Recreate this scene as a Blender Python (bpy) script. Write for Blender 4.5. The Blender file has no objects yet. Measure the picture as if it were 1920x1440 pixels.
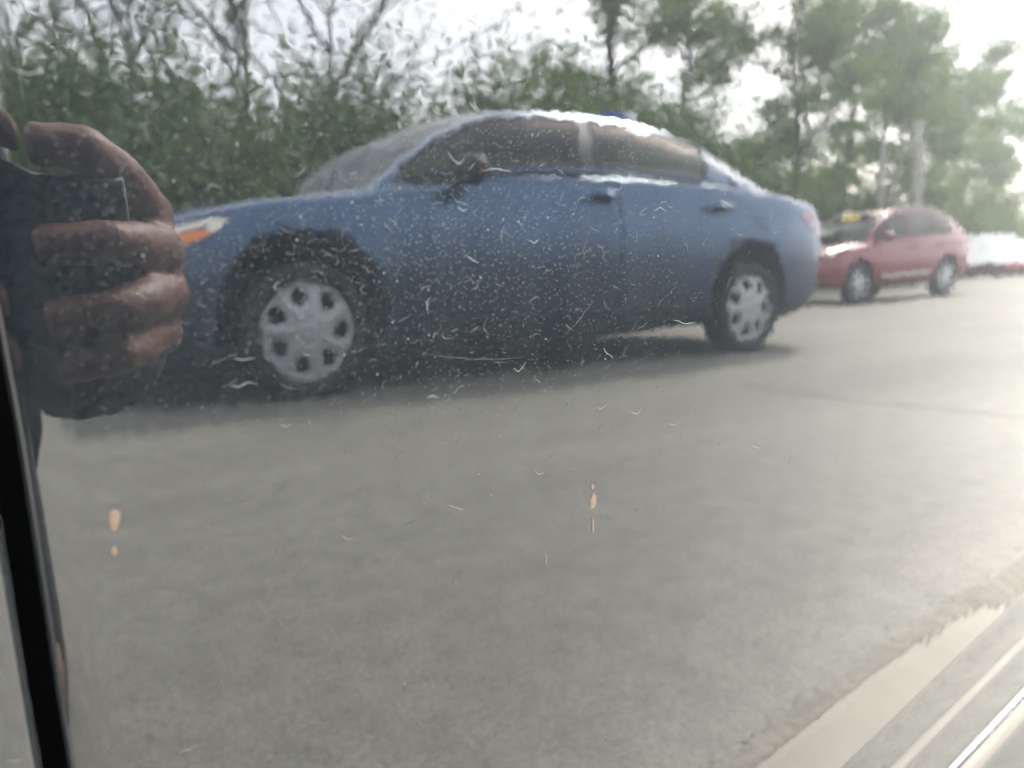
import bpy, bmesh, math, random
from mathutils import Vector, Matrix, noise as mnoise
from mathutils.bvhtree import BVHTree
R = math.radians
S = bpy.context.scene
COL = S.collection
random.seed(7)

# ------------------------------------------------------------------ camera
cam = bpy.data.objects.new('camera', bpy.data.cameras.new('camera'))
COL.objects.link(cam); S.camera = cam
rt = Vector((-0.8389, 0.5415, 0.0551)); dn = Vector((0.0906, 0.2388, -0.9668)); fw = Vector((-0.5367, -0.8061, -0.2494))
m = Matrix((rt, -dn, -fw)).transposed().to_4x4(); m.translation = Vector((0.0, 0.1796, 0.5149))
cam.matrix_world = m
cam.data.sensor_width = 36.0; cam.data.lens = 36.0*1450/1920
cam.data.clip_start = 0.002; cam.data.clip_end = 2000
cam.data.dof.use_dof = True; cam.data.dof.focus_distance = 0.27; cam.data.dof.aperture_fstop = 10.5

# ------------------------------------------------------------------ world, sun, exposure
SUN_EL, SUN_AZ = 42.0, 207.0      # azimuth measured from +X towards +Y, where the light comes from
sd = Vector((math.cos(R(SUN_EL))*math.cos(R(180-27)), math.cos(R(SUN_EL))*math.sin(R(180-27)), math.sin(R(SUN_EL))))
w = bpy.data.worlds.new('World'); S.world = w; w.use_nodes = True
nt = w.node_tree; nd = nt.nodes; bg = nd['Background']
sky = nd.new('ShaderNodeTexSky'); sky.sky_type = 'NISHITA'; sky.sun_disc = False
sky.sun_elevation = R(SUN_EL); sky.sun_rotation = math.atan2(sd.x, sd.y); sky.dust_density = 4.0; sky.air_density = 1.0
tc = nd.new('ShaderNodeTexCoord'); nz = nd.new('ShaderNodeTexNoise')
mp = nd.new('ShaderNodeMapping'); mp.inputs['Scale'].default_value = (1.2, 1.2, 3.0)
nz.inputs['Scale'].default_value = 2.2; nz.inputs['Detail'].default_value = 6; nz.inputs['Roughness'].default_value = 0.55
rp = nd.new('ShaderNodeValToRGB'); rp.color_ramp.elements[0].position = 0.34; rp.color_ramp.elements[1].position = 0.62
rp.color_ramp.elements[0].color = (.45, .45, .45, 1); rp.color_ramp.elements[1].color = (.88, .88, .88, 1)
mx = nd.new('ShaderNodeMix'); mx.data_type = 'RGBA'; mx.inputs['B'].default_value = (7.6, 7.7, 7.9, 1)   # thin bright cloud
nt.links.new(tc.outputs['Generated'], mp.inputs['Vector']); nt.links.new(mp.outputs['Vector'], nz.inputs['Vector'])
nt.links.new(nz.outputs['Fac'], rp.inputs['Fac']); nt.links.new(rp.outputs['Color'], mx.inputs['Factor'])
nt.links.new(sky.outputs['Color'], mx.inputs['A']); nt.links.new(mx.outputs['Result'], bg.inputs['Color'])
bg.inputs['Strength'].default_value = 0.10
sl = bpy.data.lights.new('sun', 'SUN'); sl.energy = 1.5; sl.angle = R(10); sl.color = (1.0, 0.95, 0.87)
so = bpy.data.objects.new('sun', sl); COL.objects.link(so); so.rotation_euler = sd.to_track_quat('Z', 'Y').to_euler()
S.render.engine = 'CYCLES'
S.view_settings.view_transform = 'Standard'; S.view_settings.look = 'None'; S.view_settings.gamma = 1.0
S.view_settings.exposure = 4.45

# ------------------------------------------------------------------ helpers
def tag(o, label, cat, group=None):
    o['label'] = label; o['category'] = cat
    if group: o['group'] = group
    return o
def empty(name, loc=(0, 0, 0), rz=0):
    o = bpy.data.objects.new(name, None); COL.objects.link(o); o.location = loc; o.rotation_euler = (0, 0, rz)
    o.empty_display_size = 0.1; return o
def link(name, me, mats=None, parent=None, smooth=True):
    o = bpy.data.objects.new(name, me); COL.objects.link(o)
    if mats:
        me.materials.clear()
        for q in (mats if isinstance(mats, (list, tuple)) else [mats]): me.materials.append(q)
    if smooth and me.polygons: me.polygons.foreach_set('use_smooth', [True]*len(me.polygons))
    if parent: o.parent = parent
    return o
def mesh(name, v, f, mats=None, parent=None, smooth=False):
    me = bpy.data.meshes.new(name); me.from_pydata([tuple(p) for p in v], [], f); me.update()
    return link(name, me, mats, parent, smooth)
def bmobj(name, bm, mats=None, parent=None, smooth=False):
    me = bpy.data.meshes.new(name); bm.to_mesh(me); bm.free()
    return link(name, me, mats, parent, smooth)
class MB:
    def __init__(s): s.v = []; s.f = []
    def box(s, c, d, bevel=None, rot=None):
        b = len(s.v); x, y, z = [q/2 for q in d]
        for dx in (-x, x):
            for dy in (-y, y):
                for dz in (-z, z):
                    p = Vector((dx, dy, dz))
                    if rot: p = rot @ p
                    s.v.append(p+Vector(c))
        for q in ((0, 1, 3, 2), (4, 6, 7, 5), (0, 4, 5, 1), (2, 3, 7, 6), (0, 2, 6, 4), (1, 5, 7, 3)): s.f.append([b+i for i in q])
        return s
    def tube(s, pts, rad, n=8, cap=True):
        pts = [Vector(p) for p in pts]
        if not hasattr(rad, '__len__'): rad = [rad]*len(pts)
        b = len(s.v); t0 = (pts[1]-pts[0]).normalized(); nrm = t0.orthogonal().normalized()
        for i, p in enumerate(pts):
            t = (pts[min(i+1, len(pts)-1)]-pts[max(i-1, 0)])
            t = t.normalized() if t.length > 1e-9 else t0
            nrm = (nrm-t*nrm.dot(t)).normalized(); bi = t.cross(nrm)
            for k in range(n):
                a = 2*math.pi*k/n; s.v.append(p+(nrm*math.cos(a)+bi*math.sin(a))*rad[i])
        for i in range(len(pts)-1):
            for k in range(n):
                k2 = (k+1) % n; s.f.append([b+i*n+k, b+i*n+k2, b+(i+1)*n+k2, b+(i+1)*n+k])
        if cap:
            s.f.append([b+k for k in range(n)][::-1]); s.f.append([b+(len(pts)-1)*n+k for k in range(n)])
        return s
    def lathe(s, prof, c=(0, 0, 0), n=40):           # axis Y, prof = (radius, y)
        b = len(s.v); c = Vector(c)
        for r, y in prof:
            for k in range(n):
                a = 2*math.pi*k/n; s.v.append(c+Vector((r*math.cos(a), y, r*math.sin(a))))
        for i in range(len(prof)-1):
            for k in range(n):
                k2 = (k+1) % n; s.f.append([b+i*n+k, b+(i+1)*n+k, b+(i+1)*n+k2, b+i*n+k2])
        return s
    def ball(s, c, r, n=10, sc=(1, 1, 1)):
        b = len(s.v); c = Vector(c)
        for i in range(n+1):
            th = math.pi*i/n
            for k in range(2*n):
                a = math.pi*k/n; s.v.append(c+Vector((math.sin(th)*math.cos(a)*sc[0], math.sin(th)*math.sin(a)*sc[1], math.cos(th)*sc[2]))*r)
        for i in range(n):
            for k in range(2*n):
                k2 = (k+1) % (2*n); s.f.append([b+i*2*n+k, b+(i+1)*2*n+k, b+(i+1)*2*n+k2, b+i*2*n+k2])
        return s
    def build(s, name, mats=None, parent=None, smooth=False, bevel=0):
        o = mesh(name, s.v, s.f, mats, parent, smooth)
        if bevel:
            bm = bmesh.new(); bm.from_mesh(o.data); bmesh.ops.remove_doubles(bm, verts=bm.verts, dist=1e-6)
            bmesh.ops.bevel(bm, geom=bm.edges[:], offset=bevel, segments=2, affect='EDGES', clamp_overlap=True); bm.to_mesh(o.data); bm.free()
        return o
def tab(t, x):                                        # smooth table lookup, t = sorted [(x, value)...]
    if x <= t[0][0]: return t[0][1]
    if x >= t[-1][0]: return t[-1][1]
    for i in range(len(t)-1):
        x0, x1 = t[i][0], t[i+1][0]
        if x0 <= x <= x1:
            u = (x-x0)/(x1-x0); h = x1-x0
            y0, y1 = t[i][1], t[i+1][1]
            m0 = (y1-t[i-1][1])/(x1-t[i-1][0])*h if i > 0 else (y1-y0)
            m1 = (t[i+2][1]-y0)/(t[i+2][0]-x0)*h if i < len(t)-2 else (y1-y0)
            return (2*u**3-3*u*u+1)*y0+(u**3-2*u*u+u)*m0+(-2*u**3+3*u*u)*y1+(u**3-u*u)*m1
def tabv(t, x): return Vector([tab([(q[0], q[1][k]) for q in t], x) for k in range(3)])

# ------------------------------------------------------------------ materials
def mat(name, col, rough=0.6, metal=0.0, var=0.0, scale=8.0, bump=0.0, ior=1.45, coat=0.0, col2=None, detail=4, trans=0.0):
    q = bpy.data.materials.new(name); q.use_nodes = True; t = q.node_tree; b = t.nodes['Principled BSDF']
    b.inputs['Base Color'].default_value = (*col, 1); b.inputs['Roughness'].default_value = rough
    b.inputs['Metallic'].default_value = metal; b.inputs['IOR'].default_value = ior
    b.inputs['Coat Weight'].default_value = coat; b.inputs['Coat Roughness'].default_value = 0.06
    if var or bump or col2:
        c = t.nodes.new('ShaderNodeTexCoord'); z = t.nodes.new('ShaderNodeTexNoise')
        z.inputs['Scale'].default_value = scale; z.inputs['Detail'].default_value = detail
        t.links.new(c.outputs['Object'], z.inputs['Vector'])
        if var or col2:
            r = t.nodes.new('ShaderNodeValToRGB'); r.color_ramp.elements[0].position = .3; r.color_ramp.elements[1].position = .7
            c2 = col2 or tuple(k*(1+var) for k in col); c1 = col if col2 else tuple(k*(1-var) for k in col)
            r.color_ramp.elements[0].color = (*c1, 1); r.color_ramp.elements[1].color = (*c2, 1)
            t.links.new(z.outputs['Fac'], r.inputs['Fac']); t.links.new(r.outputs['Color'], b.inputs['Base Color'])
        if bump:
            u = t.nodes.new('ShaderNodeBump'); u.inputs['Strength'].default_value = bump; u.inputs['Distance'].default_value = .02
            t.links.new(z.outputs['Fac'], u.inputs['Height']); t.links.new(u.outputs['Normal'], b.inputs['Normal'])
    return q
def glass(name, tint, refl=1.0):
    q = bpy.data.materials.new(name); q.use_nodes = True; t = q.node_tree; t.nodes.remove(t.nodes['Principled BSDF'])
    o = t.nodes['Material Output']; tr = t.nodes.new('ShaderNodeBsdfTransparent'); tr.inputs[0].default_value = (*tint, 1)
    gl = t.nodes.new('ShaderNodeBsdfGlossy'); gl.inputs['Roughness'].default_value = .02
    lw = t.nodes.new('ShaderNodeLayerWeight'); lw.inputs['Blend'].default_value = .5
    pw = t.nodes.new('ShaderNodeMath'); pw.operation = 'POWER'; pw.inputs[1].default_value = 4.5; t.links.new(lw.outputs['Facing'], pw.inputs[0])
    fr = t.nodes.new('ShaderNodeMath'); fr.operation = 'MULTIPLY_ADD'; fr.inputs[1].default_value = .9; fr.inputs[2].default_value = .045; t.links.new(pw.outputs[0], fr.inputs[0])
    ms = t.nodes.new('ShaderNodeMixShader'); t.links.new(fr.outputs[0], ms.inputs[0]); t.links.new(tr.outputs[0], ms.inputs[1]); t.links.new(gl.outputs[0], ms.inputs[2])
    t.links.new(ms.outputs[0], o.inputs['Surface']); return q
def leafmat(name, c1, c2):
    q = bpy.data.materials.new(name); q.use_nodes = True; t = q.node_tree; b = t.nodes['Principled BSDF']; o = t.nodes['Material Output']
    c = t.nodes.new('ShaderNodeTexCoord'); z = t.nodes.new('ShaderNodeTexNoise'); z.inputs['Scale'].default_value = 1.7; z.inputs['Detail'].default_value = 5
    r = t.nodes.new('ShaderNodeValToRGB'); r.color_ramp.elements[0].position = .32; r.color_ramp.elements[1].position = .68
    r.color_ramp.elements[0].color = (*c1, 1); r.color_ramp.elements[1].color = (*c2, 1)
    t.links.new(c.outputs['Object'], z.inputs['Vector']); t.links.new(z.outputs['Fac'], r.inputs['Fac'])
    t.links.new(r.outputs['Color'], b.inputs['Base Color']); b.inputs['Roughness'].default_value = .6
    tl = t.nodes.new('ShaderNodeBsdfTranslucent'); ms = t.nodes.new('ShaderNodeMixShader'); ms.inputs[0].default_value = .3
    t.links.new(r.outputs['Color'], tl.inputs[0]); t.links.new(b.outputs[0], ms.inputs[1]); t.links.new(tl.outputs[0], ms.inputs[2]); t.links.new(ms.outputs[0], o.inputs['Surface'])
    return q
def paint_mat():
    """dark gloss paint: black base, faint dust, clear lacquer with orange peel"""
    q = bpy.data.materials.new('dark_gloss_paint'); q.use_nodes = True; t = q.node_tree; b = t.nodes['Principled BSDF']
    N = t.nodes.new; L = t.links.new
    c = N('ShaderNodeTexCoord'); g = N('ShaderNodeNewGeometry')
    def wob(scale, amp, det, sc=(1, 1, 1)):
        mpp = N('ShaderNodeMapping'); mpp.inputs['Scale'].default_value = sc; L(c.outputs['Object'], mpp.inputs['Vector'])
        z = N('ShaderNodeTexNoise'); z.inputs['Scale'].default_value = scale; z.inputs['Detail'].default_value = det
        s1 = N('ShaderNodeVectorMath'); s1.operation = 'SUBTRACT'; s1.inputs[1].default_value = (.5, .5, .5)
        s2 = N('ShaderNodeVectorMath'); s2.operation = 'SCALE'; s2.inputs['Scale'].default_value = amp
        L(mpp.outputs[0], z.inputs['Vector']); L(z.outputs['Color'], s1.inputs[0]); L(s1.outputs[0], s2.inputs[0]); return s2.outputs[0]
    a1 = wob(PEEL[0], PEEL[1], 2); a2 = wob(PEEL[2], PEEL[3], 1, (1, 1, .7)); a3 = wob(7, PEEL[4], 0)
    ad = N('ShaderNodeVectorMath'); L(a1, ad.inputs[0]); L(a2, ad.inputs[1])
    ad2 = N('ShaderNodeVectorMath'); L(ad.outputs[0], ad2.inputs[0]); L(a3, ad2.inputs[1])
    ad3 = N('ShaderNodeVectorMath'); L(ad2.outputs[0], ad3.inputs[0]); L(g.outputs['Normal'], ad3.inputs[1])
    nm = N('ShaderNodeVectorMath'); nm.operation = 'NORMALIZE'; L(ad3.outputs[0], nm.inputs[0])
    L(nm.outputs[0], b.inputs['Coat Normal'])
    z = N('ShaderNodeTexNoise'); z.inputs['Scale'].default_value = 900; z.inputs['Detail'].default_value = 3; L(c.outputs['Object'], z.inputs['Vector'])
    z2 = N('ShaderNodeTexNoise'); z2.inputs['Scale'].default_value = 14; z2.inputs['Detail'].default_value = 5; L(c.outputs['Object'], z2.inputs['Vector'])
    m3 = N('ShaderNodeMapping'); m3.inputs['Scale'].default_value = (90, 90, 5); L(c.outputs['Object'], m3.inputs['Vector'])
    z3 = N('ShaderNodeTexNoise'); z3.inputs['Scale'].default_value = 1; z3.inputs['Detail'].default_value = 4; L(m3.outputs[0], z3.inputs['Vector'])   # dried run marks
    mz = N('ShaderNodeMath'); mz.operation = 'ADD'; L(z2.outputs['Fac'], mz.inputs[0]); L(z3.outputs['Fac'], mz.inputs[1])
    mh = N('ShaderNodeMath'); mh.operation = 'MULTIPLY'; mh.inputs[1].default_value = .5; L(mz.outputs[0], mh.inputs[0])
    mu = N('ShaderNodeMath'); mu.operation = 'MULTIPLY'; L(z.outputs['Fac'], mu.inputs[0]); L(mh.outputs[0], mu.inputs[1])
    r = N('ShaderNodeValToRGB'); r.color_ramp.elements[0].position = .15; r.color_ramp.elements[1].position = .42
    r.color_ramp.elements[0].color = (.0018, .0024, .0030, 1); r.color_ramp.elements[1].color = (.0055, .0066, .0074, 1)
    L(mu.outputs[0], r.inputs['Fac']); L(r.outputs['Color'], b.inputs['Base Color'])
    b.inputs['Roughness'].default_value = .30; b.inputs['IOR'].default_value = 1.105
    b.inputs['Coat Weight'].default_value = 1; b.inputs['Coat IOR'].default_value = 1.63; b.inputs['Coat Roughness'].default_value = .014
    b.inputs['Sheen Weight'].default_value = .040; b.inputs['Sheen Roughness'].default_value = .35; b.inputs['Sheen Tint'].default_value = (.86, .95, 1, 1)
    return q
PEEL = (320, .0066, 75, .0046, .012)
M = {}
M['paint'] = paint_mat()
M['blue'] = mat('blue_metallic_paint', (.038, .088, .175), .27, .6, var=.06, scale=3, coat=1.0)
def dark_reflection(q, c, z0, z1, amt):
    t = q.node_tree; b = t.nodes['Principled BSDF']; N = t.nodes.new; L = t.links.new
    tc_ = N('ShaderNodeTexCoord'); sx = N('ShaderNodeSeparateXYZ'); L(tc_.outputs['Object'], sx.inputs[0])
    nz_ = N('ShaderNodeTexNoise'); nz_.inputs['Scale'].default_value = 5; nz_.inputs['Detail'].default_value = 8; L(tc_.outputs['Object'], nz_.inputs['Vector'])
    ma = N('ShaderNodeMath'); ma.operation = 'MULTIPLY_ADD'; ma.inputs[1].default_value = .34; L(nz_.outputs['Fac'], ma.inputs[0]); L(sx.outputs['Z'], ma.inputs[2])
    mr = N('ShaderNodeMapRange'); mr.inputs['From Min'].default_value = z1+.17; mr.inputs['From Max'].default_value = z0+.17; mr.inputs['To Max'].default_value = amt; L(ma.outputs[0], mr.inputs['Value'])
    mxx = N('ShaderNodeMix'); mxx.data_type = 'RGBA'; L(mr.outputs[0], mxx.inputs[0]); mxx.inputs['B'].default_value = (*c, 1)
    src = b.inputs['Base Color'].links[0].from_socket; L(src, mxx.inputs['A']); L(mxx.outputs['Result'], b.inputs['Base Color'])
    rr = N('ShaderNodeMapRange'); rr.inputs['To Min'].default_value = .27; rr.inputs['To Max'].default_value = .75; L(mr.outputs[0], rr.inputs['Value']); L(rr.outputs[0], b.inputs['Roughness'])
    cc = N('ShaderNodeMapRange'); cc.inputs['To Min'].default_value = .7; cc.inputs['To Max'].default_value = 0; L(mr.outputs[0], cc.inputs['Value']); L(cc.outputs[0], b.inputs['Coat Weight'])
dark_reflection(M['blue'], (.040, .042, .046), .30, .78, .92)  # dark reflection along the sedan's lower sides, put into the paint colour
M['blue'].node_tree.nodes['Principled BSDF'].inputs['Coat Roughness'].default_value = .12
M['red'] = mat('red_paint', (.165, .018, .028), .35, .15, var=.05, scale=3, coat=.7)
M['maroon'] = mat('faded_red_paint', (.30, .07, .06), .4, .1, var=.08, scale=3, coat=.5)
M['white'] = mat('white_vehicle_paint', (.78, .78, .76), .4, var=.04, scale=2, coat=.3)
M['redtrim'] = mat('red_trim', (.5, .04, .03), .5)
M['black'] = mat('black_plastic', (.012, .012, .013), .55, var=.2, scale=30)
M['tyre'] = mat('tyre_rubber', (.018, .018, .019), .75, var=.25, scale=40, bump=.2)
M['cover'] = mat('silver_wheel_cover', (.36, .36, .37), .42, .3, var=.08, scale=25)
M['dark'] = mat('dark_underbody', (.01, .01, .011), .9, var=.3, scale=6)
M['chrome'] = mat('chrome', (.75, .75, .76), .15, 1.0, var=.02)
M['glass'] = glass('tinted_glass', (.58, .64, .60))
M['clear'] = glass('clear_lens', (.85, .86, .84))
M['amber'] = mat('amber_lens', (.85, .24, .06), .2, var=.05, scale=30, coat=.6)
M['lamp'] = mat('headlamp_reflector', (.82, .78, .66), .25, .2, var=.05, scale=40, coat=.6)
M['pillar'] = mat('pillar_film', (.05, .055, .062), .6, var=.1, scale=20)
M['tail'] = mat('red_tail_lens', (.35, .02, .02), .2, coat=.6, var=.05)
M['seat'] = mat('seat_cloth', (.055, .055, .055), .9, var=.15, scale=30)
M['yellow'] = mat('yellow_card', (.75, .60, .10), .6, var=.06, scale=12)
M['bluebox'] = mat('blue_plastic', (.03, .12, .45), .45, var=.08, scale=12)
M['whitebox'] = mat('white_plastic', (.8, .8, .8), .45, var=.05, scale=12)
M['paleview'] = mat('pale_view_tone', (.55, .58, .52), .8, var=.1, scale=6)
M['skin'] = mat('skin', (.145, .068, .050), .55, var=.22, scale=110, bump=.12)
M['nail'] = mat('fingernail', (.26, .15, .12), .35, var=.05, scale=60)
M['jacket'] = mat('dark_jacket_cloth', (.02, .022, .03), .9, var=.2, scale=40, bump=.2)
M['jeans'] = mat('denim', (.035, .036, .04), .9, var=.2, scale=60, bump=.2)
M['shoe'] = mat('shoe_leather', (.025, .02, .018), .6, var=.2, scale=20)
M['hair'] = mat('dark_hair', (.012, .009, .007), .7, var=.3, scale=120, bump=.3)
M['phone'] = mat('phone_glass', (.006, .008, .012), .35, var=.1, scale=30, ior=1.3)
M['phoneedge'] = mat('phone_metal', (.022, .024, .027), .6, .0, var=.05)
M['primer'] = mat('primer_orange', (.034, .022, .0115), .8, var=.25, scale=700)
M['scuff'] = mat('scuffed_lacquer', (.043, .044, .046), .8, var=.2, scale=900)
M['scuff2'] = mat('faint_scuff', (.022, .0227, .024), .8, var=.2, scale=900)
M['scuff3'] = mat('hairline_scuff', (.014, .0145, .0155), .8, var=.2, scale=900)
M['rim_rust'] = mat('bare_edge', (.016, .0115, .010), .8, var=.4, scale=900)
M['gap'] = mat('rubber_seal', (.002, .0022, .0024), .9, var=.2, scale=40, ior=1.15)
M['bark'] = mat('bark', (.075, .062, .050), .9, var=.35, scale=9, bump=.5)
M['thinbark'] = mat('grey_bark', (.14, .125, .11), .9, var=.3, scale=9, bump=.4)
M['palebark'] = mat('pale_bark', (.30, .29, .26), .85, var=.3, scale=7, bump=.3)
M['pole'] = mat('weathered_pole', (.27, .26, .23), .8, var=.12, scale=5)
M['leafA'] = leafmat('leaf_dark', (.052, .105, .024), (.125, .200, .050))
M['leafB'] = leafmat('leaf_mid', (.078, .140, .034), (.175, .250, .070))
M['leafC'] = leafmat('leaf_dry', (.13, .13, .085), (.25, .235, .17))
M['grass'] = leafmat('grass_tuft', (.07, .075, .04), (.13, .115, .075))
M['concrete'] = mat('pale_concrete', (.185, .168, .138), .9, var=.14, scale=9, bump=.15, detail=8)

def asphalt():
    q = bpy.data.materials.new('worn_asphalt'); q.use_nodes = True; t = q.node_tree; b = t.nodes['Principled BSDF']; N = t.nodes.new; L = t.links.new
    c = N('ShaderNodeTexCoord')
    def nz_(scale, det, sc=(1, 1, 1), rough=.5):
        mm = N('ShaderNodeMapping'); mm.inputs['Scale'].default_value = sc; L(c.outputs['Object'], mm.inputs['Vector'])
        z = N('ShaderNodeTexNoise'); z.inputs['Scale'].default_value = scale; z.inputs['Detail'].default_value = det; z.inputs['Roughness'].default_value = rough
        L(mm.outputs[0], z.inputs['Vector']); return z.outputs['Fac']
    def ramp(s, a, bb, p0=.35, p1=.65):
        r = N('ShaderNodeValToRGB'); r.color_ramp.elements[0].position = p0; r.color_ramp.elements[1].position = p1
        r.color_ramp.elements[0].color = (*a, 1); r.color_ramp.elements[1].color = (*bb, 1); L(s, r.inputs['Fac']); return r.outputs['Color']
    base = ramp(nz_(.55, 6, (.5, 1.4, 1)), (.143, .138, .119), (.189, .183, .160))
    fine = ramp(nz_(120, 7, rough=.75), (.50, .50, .50), (1.45, 1.45, 1.43), .32, .68)
    st = ramp(nz_(1.6, 7, (.35, 1.6, 1), .6), (.88, .88, .88), (1.06, 1.06, 1.05), .34, .60)
    m1 = N('ShaderNodeMix'); m1.data_type = 'RGBA'; m1.blend_type = 'MULTIPLY'; m1.inputs[0].default_value = 1; L(base, m1.inputs['A']); L(fine, m1.inputs['B'])
    m2 = N('ShaderNodeMix'); m2.data_type = 'RGBA'; m2.blend_type = 'MULTIPLY'; m2.inputs[0].default_value = 1; L(m1.outputs['Result'], m2.inputs['A']); L(st, m2.inputs['B'])
    mid = ramp(nz_(16, 5, rough=.65), (.86, .86, .86), (1.12, 1.12, 1.11), .34, .66)
    m3 = N('ShaderNodeMix'); m3.data_type = 'RGBA'; m3.blend_type = 'MULTIPLY'; m3.inputs[0].default_value = 1; L(m2.outputs['Result'], m3.inputs['A']); L(mid, m3.inputs['B'])
    L(m3.outputs['Result'], b.inputs['Base Color']); b.inputs['Roughness'].default_value = .88; b.inputs['IOR'].default_value = 1.35
    u = N('ShaderNodeBump'); u.inputs['Strength'].default_value = .6; u.inputs['Distance'].default_value = .004
    L(nz_(160, 3), u.inputs['Height']); L(u.outputs['Normal'], b.inputs['Normal'])
    return q
M['asphalt'] = asphalt()

# ------------------------------------------------------------------ ground
o = mesh('ground', [(-400, -400, 0), (400, -400, 0), (400, 400, 0), (-400, 400, 0)], [(0, 1, 2, 3)], M['asphalt']); o['kind'] = 'structure'
def edge_y(x): return .220 - .1305*x + .004*mnoise.noise(Vector((x*5, 0, 3))) + .0016*mnoise.noise(Vector((x*23, 5, 1)))
xs = [-9+.02*i for i in range(0, 800)]
v = []; f = []
for x in xs:
    e = edge_y(x); v += [(x, e, .001), (x, e-.02, .012), (x, e-2.6, .014)]
for i in range(len(xs)-1):
    a = i*3; f += [(a, a+1, a+4, a+3), (a+1, a+2, a+5, a+4)]
o = mesh('pavement_slab', v, f, M['concrete']); o['kind'] = 'structure'
# dark joint across the asphalt behind the sedan's rear wheel
v = []; f = []
for i in range(80):
    y = .62+i*.02; xx = -2.765+.014*mnoise.noise(Vector((y*3, 2, 0))); h = .007*(.6+.5*mnoise.noise(Vector((y*6, 9, 0))))
    v += [(xx-h, y, .004), (xx+h, y, .004)]
f = [(2*i, 2*i+1, 2*i+3, 2*i+2) for i in range(79)]
o = mesh('asphalt_joint', v, f, mat('joint_tar', (.05, .048, .045), .9, var=.3, scale=30)); o['kind'] = 'structure'
v = []; f = []
for x in xs:
    e = edge_y(x); w0 = .018+.006*mnoise.noise(Vector((x*5, 3, 8)))+.004*mnoise.noise(Vector((x*31, 1, 4))); v += [(x, e-.004, .0045), (x, e+w0, .004)]
o = mesh('soil_strip', v, [(2*i, 2*i+2, 2*i+3, 2*i+1) for i in range(len(xs)-1)], mat('dry_soil', (.125, .115, .092), .95, var=.25, scale=60, bump=.4, detail=8)); o['kind'] = 'structure'
# grass and grit in the joint between asphalt and slab
v = []; f = []
for i in range(1800):
    x = random.uniform(-4.5, .8)
    if mnoise.noise(Vector((x*4.0, 7, 2))) < -.12+random.uniform(-.1, .1): continue
    y = edge_y(x)+random.gauss(.020, .014); h = random.uniform(.001, .004); a = random.uniform(0, 6.28); q = random.uniform(-.012, .012); p = random.uniform(-.012, .012)
    b = len(v); c, s_ = .0016*math.cos(a), .0016*math.sin(a)
    v += [(x-c, y-s_, .002), (x+c, y+s_, .002), (x+q, y+p, .002+h)]; f.append((b, b+1, b+2))
o = mesh('grass_tufts', v, f, M['grass']); o['kind'] = 'stuff'; o['label'] = 'thin grass growing along the edge of the asphalt'

# ------------------------------------------------------------------ cars
def wheel(parent, x, y, r, rc, side, cover=True):
    """side = +1: outer face towards +y"""
    wm = empty('wheel', (x, y, r)); wm.parent = parent; s = side
    p = [(rc*.98, -.10*s), (r*.90, -.105*s), (r*.985, -.085*s), (r, -.05*s), (r, .05*s), (r*.985, .085*s), (r*.90, .105*s), (rc*1.04, .100*s), (rc*.98, .07*s)]
    MB().lathe(p, n=48).build('tyre', M['tyre'], wm, True)
    MB().lathe([(.001, .03*s), (rc, .03*s), (rc, -.10*s)], n=32).build('rim', M['dark'], wm, True)
    if cover:
        v = []; f = []; NR, NT = 22, 168
        def prof(q): return .088+.016*math.cos(q*math.pi*.9)-.006*(1 if .2 < q < .28 else 0)
        for i in range(NR+1):
            q = .02+.98*i/NR; rr = rc*1.03*q
            for k in range(NT):
                a = 2*math.pi*k/NT; sect = (a*7/(2*math.pi)) % 1-.5
                yy = prof(q)+(.006*math.exp(-((abs(sect)-.5)/.12)**2) if .28 < q < .92 else 0)+(.004 if q > .95 else 0)
                v.append((rr*math.cos(a), yy*s, rr*math.sin(a)))
        for i in range(NR):
            q = .02+.98*(i+.5)/NR
            for k in range(NT):
                a = 2*math.pi*(k+.5)/NT; sect = ((a*7/(2*math.pi)) % 1)-.5
                wd = .17+.10*(q-.5)
                if ((q-.68)/.175)**2+(sect/(wd+.085))**2 < 1: continue
                k2 = (k+1) % NT; f.append((i*NT+k, i*NT+k2, (i+1)*NT+k2, (i+1)*NT+k))
        o = mesh('wheel_cover', v, f, M['cover'], wm, True)
        so_ = o.modifiers.new('thick', 'SOLIDIFY'); so_.thickness = .004
    return wm

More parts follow.
